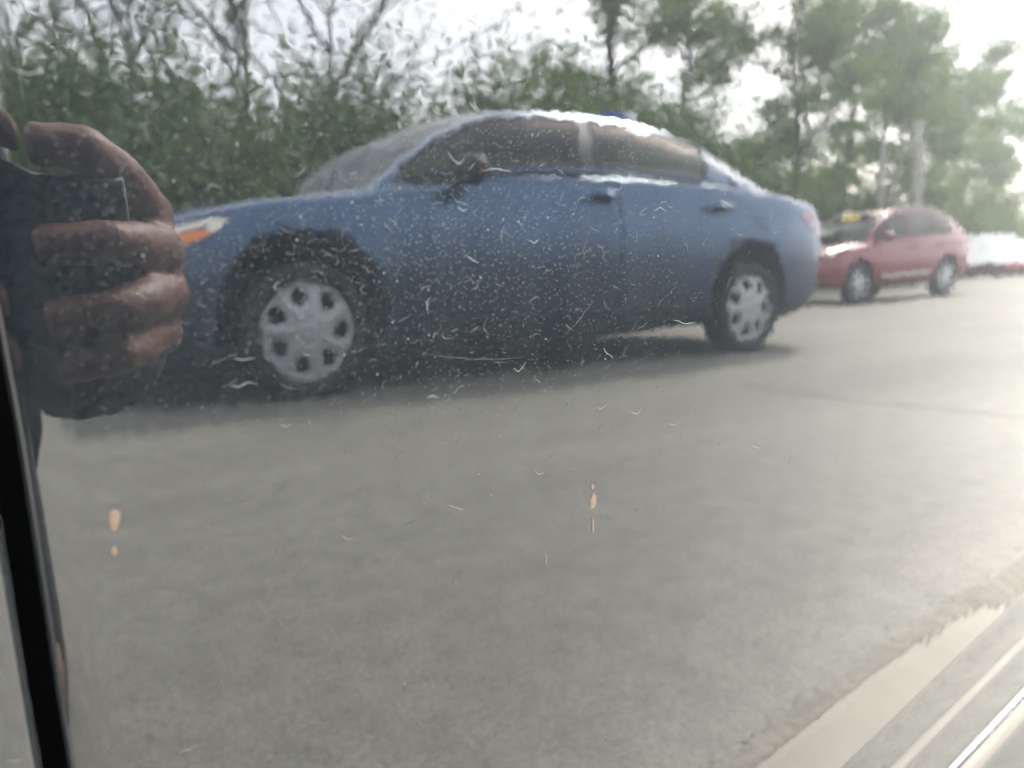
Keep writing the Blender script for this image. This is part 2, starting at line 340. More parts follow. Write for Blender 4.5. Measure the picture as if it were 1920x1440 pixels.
def make_car(name, P, loc, rz, body_mat, detail=True, doors=True):
    root = empty(name, loc, rz)
    wt, ze, zb, cr, xf, xr = P['w'], P['ze'], P['zb'], P['crown'], P['ax'][0], P['ax'][1]
    x0, x1 = wt[0][0], wt[-1][0]
    NS = 72 if detail else 40
    xs = [x0+(x1-x0)*(.5-.5*math.cos(math.pi*i/NS)) * 1.0 for i in range(NS+1)]
    prof = P.get('prof', [(0, .86), (.05, .93), (.14, .965), (.24, .975), (.34, .992), (.5, 1.0), (.64, .998), (.74, .985), (.82, .975), (.90, .962), (.96, .948), (1.0, .928)])
    rows = []
    for x in xs:
        wd, e, b0 = tab(wt, x), tab(ze, x), tab(zb, x)
        half = [(0.0, b0)]+[(wd*q, b0+(e-b0)*h) for h, q in prof]+[(wd*.66, e+cr*.55), (wd*.35, e+cr*.9), (0.0, e+cr)]
        ring = [(x, y, z) for y, z in half]+[(x, -y, z) for y, z in half[-2:0:-1]]
        rows.append(ring)
    n = len(rows[0]); v = [p for r in rows for p in r]; f = []
    for i in range(len(rows)-1):
        for k in range(n):
            k2 = (k+1) % n; f.append((i*n+k, (i+1)*n+k, (i+1)*n+k2, i*n+k2))
    f.append(tuple(range(n))); f.append(tuple((len(rows)-1)*n+k for k in range(n))[::-1])
    body = mesh('body', v, f, [body_mat, M['dark']], root, True)
    bm = bmesh.new(); bm.from_mesh(body.data); bmesh.ops.recalc_face_normals(bm, faces=bm.faces); bm.to_mesh(body.data); bm.free()
    cut = MB()
    ra = P['arch']; wmax = max(q[1] for q in wt)
    for ax in (xf, xr):
        for s in (1, -1):
            b = len(cut.v); nn = 40
            for yy in (wmax-.30, wmax+.2):
                for k in range(nn):
                    a = 2*math.pi*k/nn; cut.v.append(Vector((ax+ra*math.cos(a), s*yy, P.get('az', P['r'])+.005+ra*math.sin(a))))
            for k in range(nn):
                k2 = (k+1) % nn; cut.f.append([b+k, b+k2, b+nn+k2, b+nn+k])
            cut.f.append([b+k for k in range(nn)]); cut.f.append([b+nn+k for k in range(nn)])
    co = cut.build('cutter', [M['dark'], M['dark']], root)
    bm = bmesh.new(); bm.from_mesh(co.data); bmesh.ops.recalc_face_normals(bm, faces=bm.faces)
    for ff in bm.faces: ff.material_index = 1
    bm.to_mesh(co.data); bm.free()
    bo = body.modifiers.new('b', 'BOOLEAN'); bo.operation = 'DIFFERENCE'; bo.object = co; bo.solver = 'EXACT'; bo.material_mode = 'INDEX'
    dg = bpy.context.evaluated_depsgraph_get(); me = bpy.data.meshes.new_from_object(body.evaluated_get(dg)); body.modifiers.clear(); body.data = me
    bpy.data.objects.remove(co)
    # side doors cut from the body skin
    if doors:
        bm = bmesh.new(); bm.from_mesh(body.data)
        planes = []
        for poly in P['doors']:
            for a, b in zip(poly, poly[1:]+poly[:1]):
                planes.append((Vector((a[0], 0, a[1])), Vector((b[1]-a[1], 0, -(b[0]-a[0]))).normalized()))
        for pc, pn in planes:
            bmesh.ops.bisect_plane(bm, geom=bm.verts[:]+bm.edges[:]+bm.faces[:], plane_co=pc, plane_no=pn, dist=1e-5)
        def inside(poly, x, z):
            r_ = False; j = len(poly)-1
            for i in range(len(poly)):
                if (poly[i][1] > z) != (poly[j][1] > z) and x < (poly[j][0]-poly[i][0])*(z-poly[i][1])/(poly[j][1]-poly[i][1])+poly[i][0]: r_ = not r_
                j = i
            return r_
        rem = []
        for s in (1, -1):
            for poly in P['doors']:
                fs = [q for q in bm.faces if q.material_index == 0 and q.calc_center_median().y*s > wmax*.7 and inside(poly, q.calc_center_median().x, q.calc_center_median().z)]
                if not fs: continue
                vid = {}; vv = []; ff = []
                cx = sum(p[0] for p in poly)/len(poly); cz = sum(p[1] for p in poly)/len(poly)
                lx = max(p[0] for p in poly)-min(p[0] for p in poly); lz = max(p[1] for p in poly)-min(p[1] for p in poly)
                for q in fs:
                    idx = []
                    for vt in q.verts:
                        if vt.index not in vid or True:
                            key = tuple(round(k, 5) for k in vt.co)
                            if key not in vid:
                                vid[key] = len(vv); vv.append((cx+(vt.co.x-cx)*(1-.010/lx), vt.co.y+.002*s, cz+(vt.co.z-cz)*(1-.010/lz)))
                        idx.append(vid[key])
                    ff.append(idx)
                mesh('door', vv, ff, body_mat, root, True); rem += fs
        bmesh.ops.delete(bm, geom=rem, context='FACES'); bm.to_mesh(body.data); bm.free()
        MB().box(((xf+xr)/2+P.get('linx', 0), 0, .52), (xf-xr-2*ra-.02, wmax*1.84, .50)).build('inner_shell', M['dark'], root)
    body.data.polygons.foreach_set('use_smooth', [True]*len(body.data.polygons))
    # cabin: side surfaces between belt and roof rail
    B, Rr = P['belt'], P['rail']; NSS, NTT = 100, 16
    ss = sorted(set([i/NSS for i in range(NSS+1)]+[q for a in P['wins'] for q in a[:2]]))
    tt = sorted(set([j/NTT for j in range(NTT+1)]+[P['wt'][0], P['wt'][1]]))
    def sp(s, t, sg):
        b_, r_ = tabv(B, s), tabv(Rr, s); p = b_.lerp(r_, t); p.y += .035*math.sin(math.pi*t)*min(1, 6*s)*min(1, 6*(1-s)); p.y *= sg; return p
    for sg in (1, -1):
        v = [sp(s, t, sg) for s in ss for t in tt]; nt_ = len(tt); fb = []; fw_ = [[] for _ in P['wins']]
        for i in range(len(ss)-1):
            sm = (ss[i]+ss[i+1])/2
            for j in range(nt_-1):
                tm = (tt[j]+tt[j+1])/2; q = (i*nt_+j, (i+1)*nt_+j, (i+1)*nt_+j+1, i*nt_+j+1); hit = False
                for k, a in enumerate(P['wins']):
                    if a[0] < sm < a[1] and P['wt'][0] < tm < P['wt'][1]: fw_[k].append(q); hit = True
                if not hit: fb.append(q)
        fp = [q for q in fb if P.get('bp') and P['bp'][0] < (ss[q[0]//nt_]+ss[q[1]//nt_])/2 < P['bp'][1] and P['wt'][0] < (tt[q[0] % nt_]+tt[q[3] % nt_])/2 < P['wt'][1]]
        if fp:
            sf = set(fp); fb = [q for q in fb if q not in sf]; used = sorted({i for q in fp for i in q}); mp_ = {u: i for i, u in enumerate(used)}
            mesh('door_pillar', [v[u] for u in used], [tuple(mp_[i] for i in q) for q in fp], M['pillar'], root, True)
        mesh('pillar_frame', v, fb, body_mat, root, True)
        for k, a in enumerate(P['wins']):
            used = sorted({i for q in fw_[k] for i in q}); mp_ = {u: i for i, u in enumerate(used)}
            wn = mesh('side_window', [v[u]*1 for u in used], [tuple(mp_[i] for i in q) for q in fw_[k]], M['glass'], root, True)
            if detail:      # black rubber round the pane
                loop = [sp(a[0]+(a[1]-a[0])*i/24, P['wt'][0], sg) for i in range(25)]+[sp(a[1], P['wt'][0]+(P['wt'][1]-P['wt'][0])*i/6, sg) for i in range(7)]
                loop += [sp(a[1]-(a[1]-a[0])*i/24, P['wt'][1], sg) for i in range(25)]+[sp(a[0], P['wt'][1]-(P['wt'][1]-P['wt'][0])*i/6, sg) for i in range(7)]
                MB().tube(loop, .009, 5).build('window_seal', M['black'], wn, True)
    # windscreen, roof, rear window
    NU = 20; sA, sC = P['roof']
    def top(s, u):
        r_ = tabv(Rr, s); y = r_.y*u
        return Vector((r_.x+P['bow'](s)*(1-u*u), y, r_.z+P['rcrown']*(1-u*u)*min(1, max(0, 9*s))*min(1, max(0, 9*(1-s)))))
    def patch(nm, s0, s1, u0, u1, mt, par=root):
        k1, k2 = max(4, int(40*(s1-s0))), max(3, int(NU*(u1-u0)/2)); v = []; f = []
        for i in range(k1+1):
            for j in range(k2+1): v.append(top(s0+(s1-s0)*i/k1, u0+(u1-u0)*j/k2))
        for i in range(k1):
            for j in range(k2): a = i*(k2+1)+j; f.append((a, a+1, a+k2+2, a+k2+1))
        return mesh(nm, v, f, mt, par, True)
    patch('roof', sA, sC, -1, 1, body_mat)
    for u0, u1 in ((-1, -.92), (.92, 1)):
        patch('screen_pillar', 0, sA, u0, u1, body_mat); patch('rear_pillar', sC, 1, u0, u1, body_mat)
    patch('windscreen', 0.0, sA, -.92, .92, M['glass']); patch('rear_window', sC, 1.0, -.92, .92, M['glass'])
    hd = patch('headliner', sA-.02, sC+.02, -.97, .97, M['seat'])
    for vt in hd.data.vertices: vt.co.z -= .025
    # seats
    for (sx, sy) in P['seats']:
        st_ = MB().box((sx, sy, .52), (.52, .50, .16)); st_.box((sx-.30, sy, .80), (.14, .48, .56), rot=Matrix.Rotation(-.22, 3, 'Y'))
        st_.box((sx-.36, sy, 1.13), (.10, .26, .17)); st_.build('seat', M['seat'], root, False, .03)
    st_ = MB().box((P['rear_seat'], 0, .55), (.5, 1.25, .18)); st_.box((P['rear_seat']-.32, 0, .82), (.14, 1.25, .5), rot=Matrix.Rotation(-.3, 3, 'Y')); st_.build('rear_bench', M['seat'], root, False, .03)
    MB().box((P['dash'], 0, .82), (.34, 1.3, .22)).build('dashboard', M['black'], root, False, .04)
    # wheels
    for ax in (xf, xr):
        for s in (1, -1): wheel(root, ax, s*(wmax-.125), P['r'], P['rc'], s)
    bvh = BVHTree.FromObject(body, bpy.context.evaluated_depsgraph_get())
    def surf(x, z, s):
        h = bvh.ray_cast(Vector((x, s*2, z)), Vector((0, -s, 0))); return h[0] if h[0] else Vector((x, s*wmax, z))
    root['_'] = 0; del root['_']
    return root, body, surf

SED = dict(w=[(-2.44, .60), (-2.40, .70), (-2.3, .79), (-2.0, .86), (-1.5, .90), (-1, .91), (0, .915), (.9, .91), (1.4, .90), (1.8, .865), (2.1, .78), (2.26, .66), (2.34, .50)],
           ze=[(-2.44, .80), (-2.38, .90), (-2.2, .965), (-1.8, 1.0), (-1.2, 1.02), (-.4, 1.01), (.4, .985), (.95, .915), (1.3, .865), (1.7, .805), (2.1, .70), (2.28, .62), (2.34, .55)],
           zb=[(-2.44, .36), (-2.2, .25), (-1.8, .22), (-1, .19), (-.3, .16), (1, .14), (1.9, .13), (2.2, .15), (2.34, .22)], crown=.055, ax=(1.45, -1.45), arch=.375, az=.335, r=.290, rc=.208,
           doors=[[(.86, .95), (.86, .28), (.80, .215), (-.30, .215), (-.34, .985)], [(-.34, .985), (-.30, .215), (-.80, .215), (-1.05, .55), (-1.25, .80), (-1.27, .995)]],
           belt=[(0, (1.10, .80, .885)), (.15, (.80, .83, .97)), (.3, (.40, .845, 1.01)), (.45, (-.02, .85, 1.03)), (.6, (-.45, .85, 1.04)), (.75, (-.90, .84, 1.04)), (.88, (-1.35, .81, 1.025)), (1, (-1.98, .70, .99))],
           rail=[(0, (1.10, .80, .885)), (.10, (.86, .745, 1.06)), (.2, (.60, .685, 1.215)), (.3, (.27, .63, 1.335)), (.45, (-.20, .595, 1.378)), (.6, (-.62, .59, 1.378)), (.75, (-1.02, .60, 1.332)), (.88, (-1.45, .63, 1.205)), (1, (-1.98, .70, .985))],
           bp=(.47, .51), wins=[(.07, .47), (.51, .80)], wt=(.09, .90), roof=(.30, .765), bow=lambda s: .16*max(0, 1-s/.32) - .14*max(0, (s-.74)/.26), rcrown=.072,
           seats=[(.25, .37), (.25, -.37)], rear_seat=-.72, dash=.86)
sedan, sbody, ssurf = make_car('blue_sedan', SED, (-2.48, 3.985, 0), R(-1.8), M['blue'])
tag(sedan, 'blue four-door sedan with silver wheel covers, side-on and nearest to the camera', 'car')
for s in (1, -1):
    for hx, hz in ((-.20, .905), (-1.12, .895)):
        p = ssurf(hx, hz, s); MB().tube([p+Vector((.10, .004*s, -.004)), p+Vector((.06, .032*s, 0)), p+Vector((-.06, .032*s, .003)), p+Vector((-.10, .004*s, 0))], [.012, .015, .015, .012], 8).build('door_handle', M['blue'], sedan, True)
        MB().ball((hx, p.y+.001*s, hz-.006), .05, 8, (1.1, .12, .5)).build('handle_cup', M['dark'], sedan, True)
    sm_ = [tabv(SED['belt'], .80+.085*i/8).lerp(tabv(SED['rail'], .80+.085*i/8), .93-.90*i/8)+Vector((0, .012, 0)) for i in range(9)]
    MB().tube([Vector((p.x, p.y*s+.010*s, p.z)) for p in sm_], .008, 5).build('door_seam', M['black'], sedan, True)
    # door mirror
    p = ssurf(.60, .90, s)
    mi = MB().ball((.66, s*.985, .985), .1, 10, (.75, 1.15, .72)).build('door_mirror', M['black'], sedan, True)
    MB().tube([(.66, s*.84, .945), (.66, s*.93, .965)], .025, 8).build('mirror_stalk', M['black'], mi, True)
    # headlamp
    v = []; pts = [(2.02, .735), (1.62, .765), (1.50, .752), (1.66, .70), (1.84, .655), (2.10, .615), (2.16, .66)]
    def lens(nm, pts, mt, off, par):
        q = [ssurf(a, b_, s)+Vector((0, off*s, 0)) for a, b_ in pts]; c_ = sum(q, Vector())/len(q)
        vv = [c_]+q; return mesh(nm, vv, [(0, i+1, (i+1) % len(q)+1) for i in range(len(q))], mt, par, True)
    hl = lens('headlamp', [(1.74, .748), (1.82, .752), (1.95, .725), (2.06, .69), (2.09, .63), (2.03, .615), (1.92, .645), (1.80, .70)], M['lamp'], .006, sedan)
    lens('turn_lens', [(1.80, .702), (1.88, .708), (2.00, .68), (2.05, .64), (2.02, .622), (1.91, .655)], M['amber'], .012, hl)
    lens('tail_lamp', [(-2.02, .90), (-2.12, .91), (-2.28, .89), (-2.34, .80), (-2.26, .76), (-2.10, .83)], M['tail'], .006, sedan)
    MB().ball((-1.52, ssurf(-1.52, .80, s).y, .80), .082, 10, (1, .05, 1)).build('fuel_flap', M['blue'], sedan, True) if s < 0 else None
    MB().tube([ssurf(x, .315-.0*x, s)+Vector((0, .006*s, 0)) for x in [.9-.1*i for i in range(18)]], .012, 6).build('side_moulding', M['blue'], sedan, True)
MB().box((2.33, 0, .40), (.05, .9, .16)).build('grille', M['black'], sedan, False, .02)
MB().box((-2.445, 0, .74), (.02, .52, .12)).build('licence_plate', M['white'], sedan, False, .004)
MB().tube([(.82, .4, 1.02), (.78, .55, 1.02), (.76, .37, 1.16), (.78, .20, 1.02), (.82, .4, .9)], .014, 6).build('steering_wheel', M['black'], sedan, True)
pb = MB().box((0, 0, .15), (.42, .30, .30)).build('pale_view_block', M['paleview'], None, False, .01); pb.location = (-3.18, 3.55, .80); tag(pb, 'pale block added for the bright view through the rear side window of the blue sedan', 'box')  # added block, its pale colour imitates the bright view through the far window
# blue and white box that shows above the roof
rb = empty('roof_box', (-3.42, 3.80, 1.412)); tag(rb, 'small blue and white box sitting on the roof of the blue sedan', 'box')
MB().box((.055, 0, .045), (.15, .16, .11)).build('blue_half', M['bluebox'], rb, False, .012)
MB().box((-.06, 0, .05), (.078, .16, .12)).build('white_half', M['whitebox'], rb, False, .012)

SUV = dict(w=[(-2.22, .66), (-2.16, .78), (-2.0, .86), (-1.5, .90), (0, .905), (1.3, .90), (1.8, .87), (2.05, .78), (2.2, .64), (2.26, .5)],
           ze=[(-2.22, .95), (-2.1, 1.06), (-1.4, 1.06), (0, 1.03), (.8, 1.01), (1.2, .98), (1.7, .92), (2.05, .84), (2.2, .74), (2.26, .66)],
           zb=[(-2.22, .42), (-1.9, .32), (-1, .26), (1, .26), (1.9, .28), (2.26, .36)], crown=.05, ax=(1.31, -1.31), arch=.40, r=.345, rc=.225,
           doors=[[(.80, 1.0), (.78, .36), (-.28, .34), (-.30, 1.02)], [(-.30, 1.02), (-.28, .34), (-.72, .34), (-1.0, .62), (-1.15, 1.03)]],
           belt=[(0, (1.10, .80, .97)), (.15, (.78, .83, 1.03)), (.3, (.40, .845, 1.04)), (.45, (0, .85, 1.05)), (.6, (-.5, .85, 1.055)), (.75, (-1.0, .84, 1.065)), (.88, (-1.5, .82, 1.075)), (1, (-2.1, .76, 1.07))],
           rail=[(0, (1.10, .80, .97)), (.10, (.85, .75, 1.19)), (.2, (.60, .70, 1.37)), (.3, (.28, .65, 1.53)), (.45, (-.15, .63, 1.60)), (.6, (-.6, .63, 1.60)), (.75, (-1.1, .635, 1.58)), (.88, (-1.6, .65, 1.46)), (1, (-2.1, .76, 1.07))],
           wins=[(.08, .46), (.49, .73), (.75, .85)], wt=(.10, .88), roof=(.30, .80), bow=lambda s: .16*max(0, 1-s/.32)-.08*max(0, (s-.74)/.26), rcrown=.05,
           seats=[(.25, .37), (.25, -.37)], rear_seat=-.72, dash=.86)
suv, b_, ss_ = make_car('red_suv', SUV, (-13.5, 8.55, 0), R(2), M['red'])
tag(suv, 'red sport utility vehicle with silver wheels parked beyond the blue sedan', 'car')
for s in (1, -1):
    MB().box((0, ss_(0, .45, s).y+.004*s, .44), (1.5, .02, .055)).build('door_moulding', M['cover'], suv, False, .006)
    MB().ball((.72, s*.99, 1.09), .1, 8, (.7, 1.1, .8)).build('door_mirror', M['red'], suv, True)
    MB().ball((1.92, s*.70, .82), .13, 8, (1.3, .8, .6)).build('headlamp', M['lamp'], suv, True)
    MB().ball((-2.08, s*.72, .95), .12, 8, (.6, .8, 1.3)).build('tail_lamp', M['tail'], suv, True)
    for hx in (-.18, -1.02): MB().tube([(hx+.1, ss_(hx, .93, s).y, .93), (hx+.06, ss_(hx, .93, s).y+.03*s, .93), (hx-.06, ss_(hx, .93, s).y+.03*s, .93), (hx-.1, ss_(hx, .93, s).y, .93)], .013, 6).build('door_handle', M['red'], suv, True)
    MB().tube([(.1, s*.60, 1.625), (-.4, s*.60, 1.66), (-1.1, s*.60, 1.645), (-1.4, s*.62, 1.56)], .016, 6).build('roof_rail', M['cover'], suv, True)
for cx_, cy_, cz_, sy_, sz_, mt in ((.50, -.02, 1.492, .34, .15, M['yellow']), (.86, .30, 1.265, .42, .16, M['whitebox'])):  # yellow card, and a white sheet imitating a pale reflection in the windscreen
    MB().box((cx_, cy_, cz_), (.012, sy_, sz_), rot=Matrix.Rotation(-.95, 3, 'Y')).build('card_and_reflection', mt, suv)

# white lorries far off on the right
def lorry(loc, rz, L_, label):
    t = empty('white_truck', loc, rz)
    MB().box((0, 0, 1.32), (L_, 2.2, 1.45)).build('cargo_box', M['white'], t, False, .04)
    MB().box((L_/2+.75, 0, 1.05), (1.4, 2.0, 1.35)).build('cab', M['white'], t, False, .16)
    MB().box((L_/2+.85, 0, 1.42), (1.0, 2.02, .36)).build('cab_window', M['black'], t, False, .05)
    MB().box((L_/2*.1, 0, .48), (L_+1.6, 2.0, .14)).build('skirt', M['redtrim'], t, False, .02)
    for x in (L_/2+.7, -L_/2+.9, -L_/2+1.9):
        for s in (1, -1):
            wm = empty('wheel', (x, s*.98, .42)); wm.parent = t
            MB().lathe([(.22, -.12*s), (.42, -.11*s), (.42, .11*s), (.23, .12*s), (.22, .05*s), (.02, .04*s)], n=24).build('tyre', M['tyre'], wm, True)
    return tag(t, label, 'truck', 'white trucks at the far side of the car park')
lorry((-39.5, 20.2, 0), R(24), 4.2, 'white box truck with red skirt just right of the red SUV')
lorry((-47.5, 22.6, 0), R(20), 4.6, 'white truck at the far right edge, beyond the other white truck')

# ------------------------------------------------------------------ the dark car whose rear door fills the picture
HST = dict(SED)
HST['doors'] = []
host, hbody, hs = make_car('dark_car', HST, (-.06, -.962, 0), 0, M['paint'], detail=False, doors=False)
tag(host, 'dark car with scratched, mirror-glossy door that fills the picture', 'car')
host.location = (0, 0, 0); HOFF = Vector((-.06, -.962, 0))
for ch in list(host.children): ch.location = ch.location+HOFF
def py_(z): return -(z-.5022)*.07068
ZL = [(-1.1, .50), (-.9, .445), (-.75, .397), (-.6, .350), (-.462, .310), (-.38, .2874), (-.299, .265), (-.2, .243), (-.1, .236), (0, .235), (1.4, .235)]
def hprof(q):        # how far the lower door swells outwards, q = metres below the crease
    T = [(0, 0), (.002, .0001), (.006, .0005), (.016, .0017), (.024, .0025), (.027, .0027), (.031, .0027), (.034, .0028), (.042, .0040), (.054, .0058), (.057, .0062)]
    if q <= 0: return 0
    if q < .057: return tab(T, q)
    if q < .063:
        u = (q-.060)/.003; return .0062+.0028*math.sqrt(max(0, 1-u*u))
    if q < .085: return .0062-(q-.063)*.02
    if q < .115: return .0058+(q-.085)*.35
    return .0163-(q-.115)*.9
XE = [(.05, -.010), (.30, -.0060), (.385, -.0030), (.44, -.0003), (.49, .0003), (.55, .0060), (.65, .022), (.95, .09)]   # shut line leans forward towards the window
def door_panel(name, xa, xb, n):
    rows = [('z', z) for z in (.93, .90, .86, .82, .78, .74, .70, .62, .54, .46, .40)]+[('k', k) for k in (.75, .5, .25)]+[('q', q) for q in
            (0, .001, .002, .003, .004, .006, .008, .011, .016, .020, .024, .0255, .027, .029, .031, .0325, .034, .036, .039, .042, .048, .054, .0556, .057, .0571, .0574, .0578, .0585, .0592, .060, .0608, .0615, .0622, .0626, .0629, .063, .066, .072, .085, .088, .094, .104, .115, .120, .135, .15)]
    v = []; f = []
    xs_ = [xa+(xb-xa)*i/n for i in range(n+1)]
    for i, x in enumerate(xs_):
        zl = tab(ZL, x)
        for k, q in rows:
            z = q if k == 'z' else (zl+(.40-zl)*q if k == 'k' else zl-q)
            y = py_(z)+(hprof(q) if k == 'q' else 0)
            if z > .72: y -= .9*(z-.72)**2
            if abs(x) > .66: y -= .40*(abs(x)-.66)**2     # plan curvature towards the ends of the car
            v.append((x+tab(XE, z)*max(0, 1-abs(x-(xa if xa < .1 else xa))/.5), y, z))
    nr = len(rows)
    for i in range(n):
        for j in range(nr-1):
            a = i*nr+j; f.append((a, a+1, a+nr+1, a+nr))
    # rolled edges back into the shut line
    for side, i in ((0, 0), (1, n)):
        sgn = (1 if xa > xb else -1)*(1 if side == 0 else -1)
        for st, (dx, dy) in enumerate(((.0006, -.0003), (.0011, -.0011), (.0013, -.0022), (.0013, -.020))):
            b = len(v)
            for j in range(nr):
                p = v[i*nr+j]; v.append((p[0]+sgn*dx, p[1]+dy, p[2]))
            prev = i*nr if st == 0 else b-nr
            for j in range(nr-1): f.append((prev+j, prev+j+1, b+j+1, b+j))
    o = mesh(name, v, f, M['paint'], host, True)
    bm = bmesh.new(); bm.from_mesh(o.data); bmesh.ops.recalc_face_normals(bm, faces=bm.faces)
    if sum(q.normal.y for q in bm.faces) < 0: bmesh.ops.reverse_faces(bm, faces=bm.faces)
    bm.to_mesh(o.data); bm.free(); o.data.polygons.foreach_set('use_smooth', [True]*len(o.data.polygons))
    return o
rdoor = door_panel('rear_door', -.0002, -.98, 98)
rdoor['label'] = 'scratched dark rear door mirroring the car park'
fdoor = door_panel('front_door', .0080, .98, 60)
zz = [.1+.05*i for i in range(18)]
v = [(dx+tab(XE, z), -.024-(z-.5)*.07-(.9*(z-.72)**2 if z > .72 else 0), z) for z in zz for dx in (-.018, .03)]
mesh('door_seal', v, [(2*i, 2*i+1, 2*i+3, 2*i+2) for i in range(17)], M['gap'], host)

# scratches and chips: tiny raised marks on the flat of the door
def on_door(px, py):      # from picture plane to the door plane, used once to lay out the marks
    r_ = fw+rt*((px-960)/1450)+dn*((py-720)/1450); o_ = Vector((0, .1796, .5149)); nn = Vector((0, .9975, .0705))
    t_ = (nn.dot(Vector((0, 0, .5022))-o_))/nn.dot(r_); p = o_+r_*t_; return p.x, p.z
def ribbon(MBq, pts, wd, lift=.00010):
    b = len(MBq.v); n = len(pts)
    for i, (x, z) in enumerate(pts):
        x0_, z0_ = pts[max(i-1, 0)]; x1_, z1_ = pts[min(i+1, n-1)]; dx, dz = x1_-x0_, z1_-z0_; l = math.hypot(dx, dz) or 1
        h = wd*(.25+.75*math.sin(math.pi*(i+.5)/n)); ox, oz = -dz/l*h, dx/l*h
        MBq.v += [Vector((x+ox, py_(z+oz)+lift, z+oz)), Vector((x-ox, py_(z-oz)+lift, z-oz))]
    for i in range(n-1): MBq.f.append([b+2*i, b+2*i+1, b+2*i+3, b+2*i+2])
rnd = random.Random(11)
def curl(cx, cz, ln):
    """one curved, kinked scuff about ln long"""
    a = rnd.gauss(-.15, .55); k = rnd.uniform(-1.8, 1.8); n = 7; pts = []; x, z = cx, cz
    kink = rnd.randrange(2, 5) if rnd.random() < .5 else 99
    for i in range(n):
        pts.append((x, z)); st_ = ln/(n-1); x += math.cos(a)*st_; z += math.sin(a)*st_; a += k/n+rnd.gauss(0, .22)
        if i == kink: a += rnd.choice((-1, 1))*rnd.uniform(.7, 1.6)
    return pts
hand_placed = [[(1115, 562), (1098, 582), (1078, 608), (1055, 632)], [(790, 662), (830, 668), (880, 673), (930, 674), (980, 670)],
    [(858, 388), (866, 395), (876, 393)], [(1225, 395), (1238, 388), (1248, 396)], [(838, 283), (850, 300), (862, 308), (870, 296)],
    [(438, 672), (452, 674), (478, 671)], [(430, 722), (446, 726), (466, 716), (480, 720)], [(962, 690), (970, 696), (980, 690), (985, 678)],
    [(1180, 772), (1194, 776), (1204, 762)], [(1118, 762), (1126, 768), (1138, 756)], [(1130, 652), (1140, 664), (1150, 672)], [(1262, 600), (1285, 607), (1305, 604)],
    [(1000, 880), (1008, 888), (1020, 888)], [(640, 1004), (650, 1012), (664, 1008)], [(840, 946), (855, 952), (868, 955)], [(20, 128), (55, 140), (75, 130)], [(1022, 1030), (1024, 1050), (1025, 1066)],
    [(525, 796), (534, 800), (546, 795)], [(1405, 835), (1425, 841)], [(1250, 792), (1262, 797), (1272, 792)], [(990, 450), (1002, 456), (1010, 448)], [(332, 1412), (350, 1405), (368, 1398)], [(10, 1424), (26, 1428), (42, 1424)],
    [(800, 745), (812, 741), (822, 746)], [(905, 320), (930, 316), (958, 322)], [(872, 476), (885, 488), (898, 492)]]
for pl in hand_placed:
    q = MB(); pts = []
    for (a, b), (c, d) in zip(pl, pl[1:]):
        for k in range(4): pts.append((a+(c-a)*k/4+rnd.gauss(0, .5), b+(d-b)*k/4+rnd.gauss(0, .5)))
    pts.append(pl[-1]); long_ = math.dist(pl[0], pl[-1]) > 60
    ribbon(q, [on_door(*p) for p in pts], .00005 if long_ else .00010); q.build('scratch', M['scuff2'] if long_ else M['scuff'], rdoor)
for i in range(280):
    px, py = rnd.gauss(960, 330), rnd.gauss(520, 240)
    if not (60 < px < 1500 and 20 < py < 1300): continue
    x, z = on_door(px, py); q = MB(); ribbon(q, curl(x, z, rnd.choice((.0015, .002, .0025, .003, .004, .005))), rnd.uniform(.00003, .00008))
    q.build('scratch', rnd.choice((M['scuff'], M['scuff2'], M['scuff2'], M['scuff3'], M['scuff3'], M['scuff3'], M['scuff3'])), rdoor)
q = MB()
for i in range(3600):
    px, py = (rnd.gauss(930, 330), rnd.gauss(440, 170)) if i < 2900 else (rnd.uniform(60, 1750), rnd.uniform(20, 1420))
    if px < 70+py*.07 or px > 1760 or py > 1420 or (px > 1350 and py > 1150): continue
    x, z = on_door(px, py); ribbon(q, curl(x, z, rnd.uniform(.0004, .0013))[:4], rnd.uniform(.00003, .00007))
o = q.build('fine_scratches', M['scuff2'], rdoor); o['kind'] = 'stuff'
q = MB()
for i in range(5600):
    px, py = (rnd.uniform(60, 1800), rnd.uniform(5, 1430)) if i < 1500 else (rnd.gauss(850, 380), rnd.gauss(450, 200))
    if px < 70+py*.07 or (px > 1300 and py > 1100): continue
    x, z = on_door(px, py); r_ = rnd.choice((.00005, .00006, .00008, .0001, .00012, .00024 if rnd.random() < .05 else .00009))
    b = len(q.v)
    for k in range(6): a = k*math.pi/3; q.v.append(Vector((x+r_*math.cos(a), py_(z+r_*math.sin(a))+.0001, z+r_*math.sin(a))))
    q.f.append([b+k for k in range(6)][::-1])
o = q.build('dust_specks', M['scuff'], rdoor); o['kind'] = 'stuff'
def chip(poly):
    q = MB(); P_ = [on_door(*p) for p in poly]; cx = sum(p[0] for p in P_)/len(P_); cz = sum(p[1] for p in P_)/len(P_)
    q.v.append(Vector((cx, py_(cz)+.00016, cz)))
    for x, z in P_: q.v.append(Vector((x, py_(z)+.00012, z)))
    n = len(P_); q.f = [[0, i+1, (i+1) % n+1] for i in range(n)]; q.build('paint_chip', M['primer'], rdoor)
    g = MB(); g.v.append(Vector((cx, py_(cz)+.00005, cz)))
    for x, z in P_:
        k = rnd.uniform(1.15, 1.5); x2, z2 = cx+(x-cx)*k, cz+(z-cz)*(1+(k-1)*.5); g.v.append(Vector((x2, py_(z2)+.00005, z2)))
    g.f = [list(q_) for q_ in q.f]; g.build('chip_rim', M['rim_rust'], rdoor)
chip([(206, 960), (212, 957), (221, 958), (225, 966), (222, 982), (217, 995), (209, 994), (205, 978)])
chip([(213, 1022), (217, 1028), (220, 1036), (214, 1042), (209, 1038), (209, 1030)])
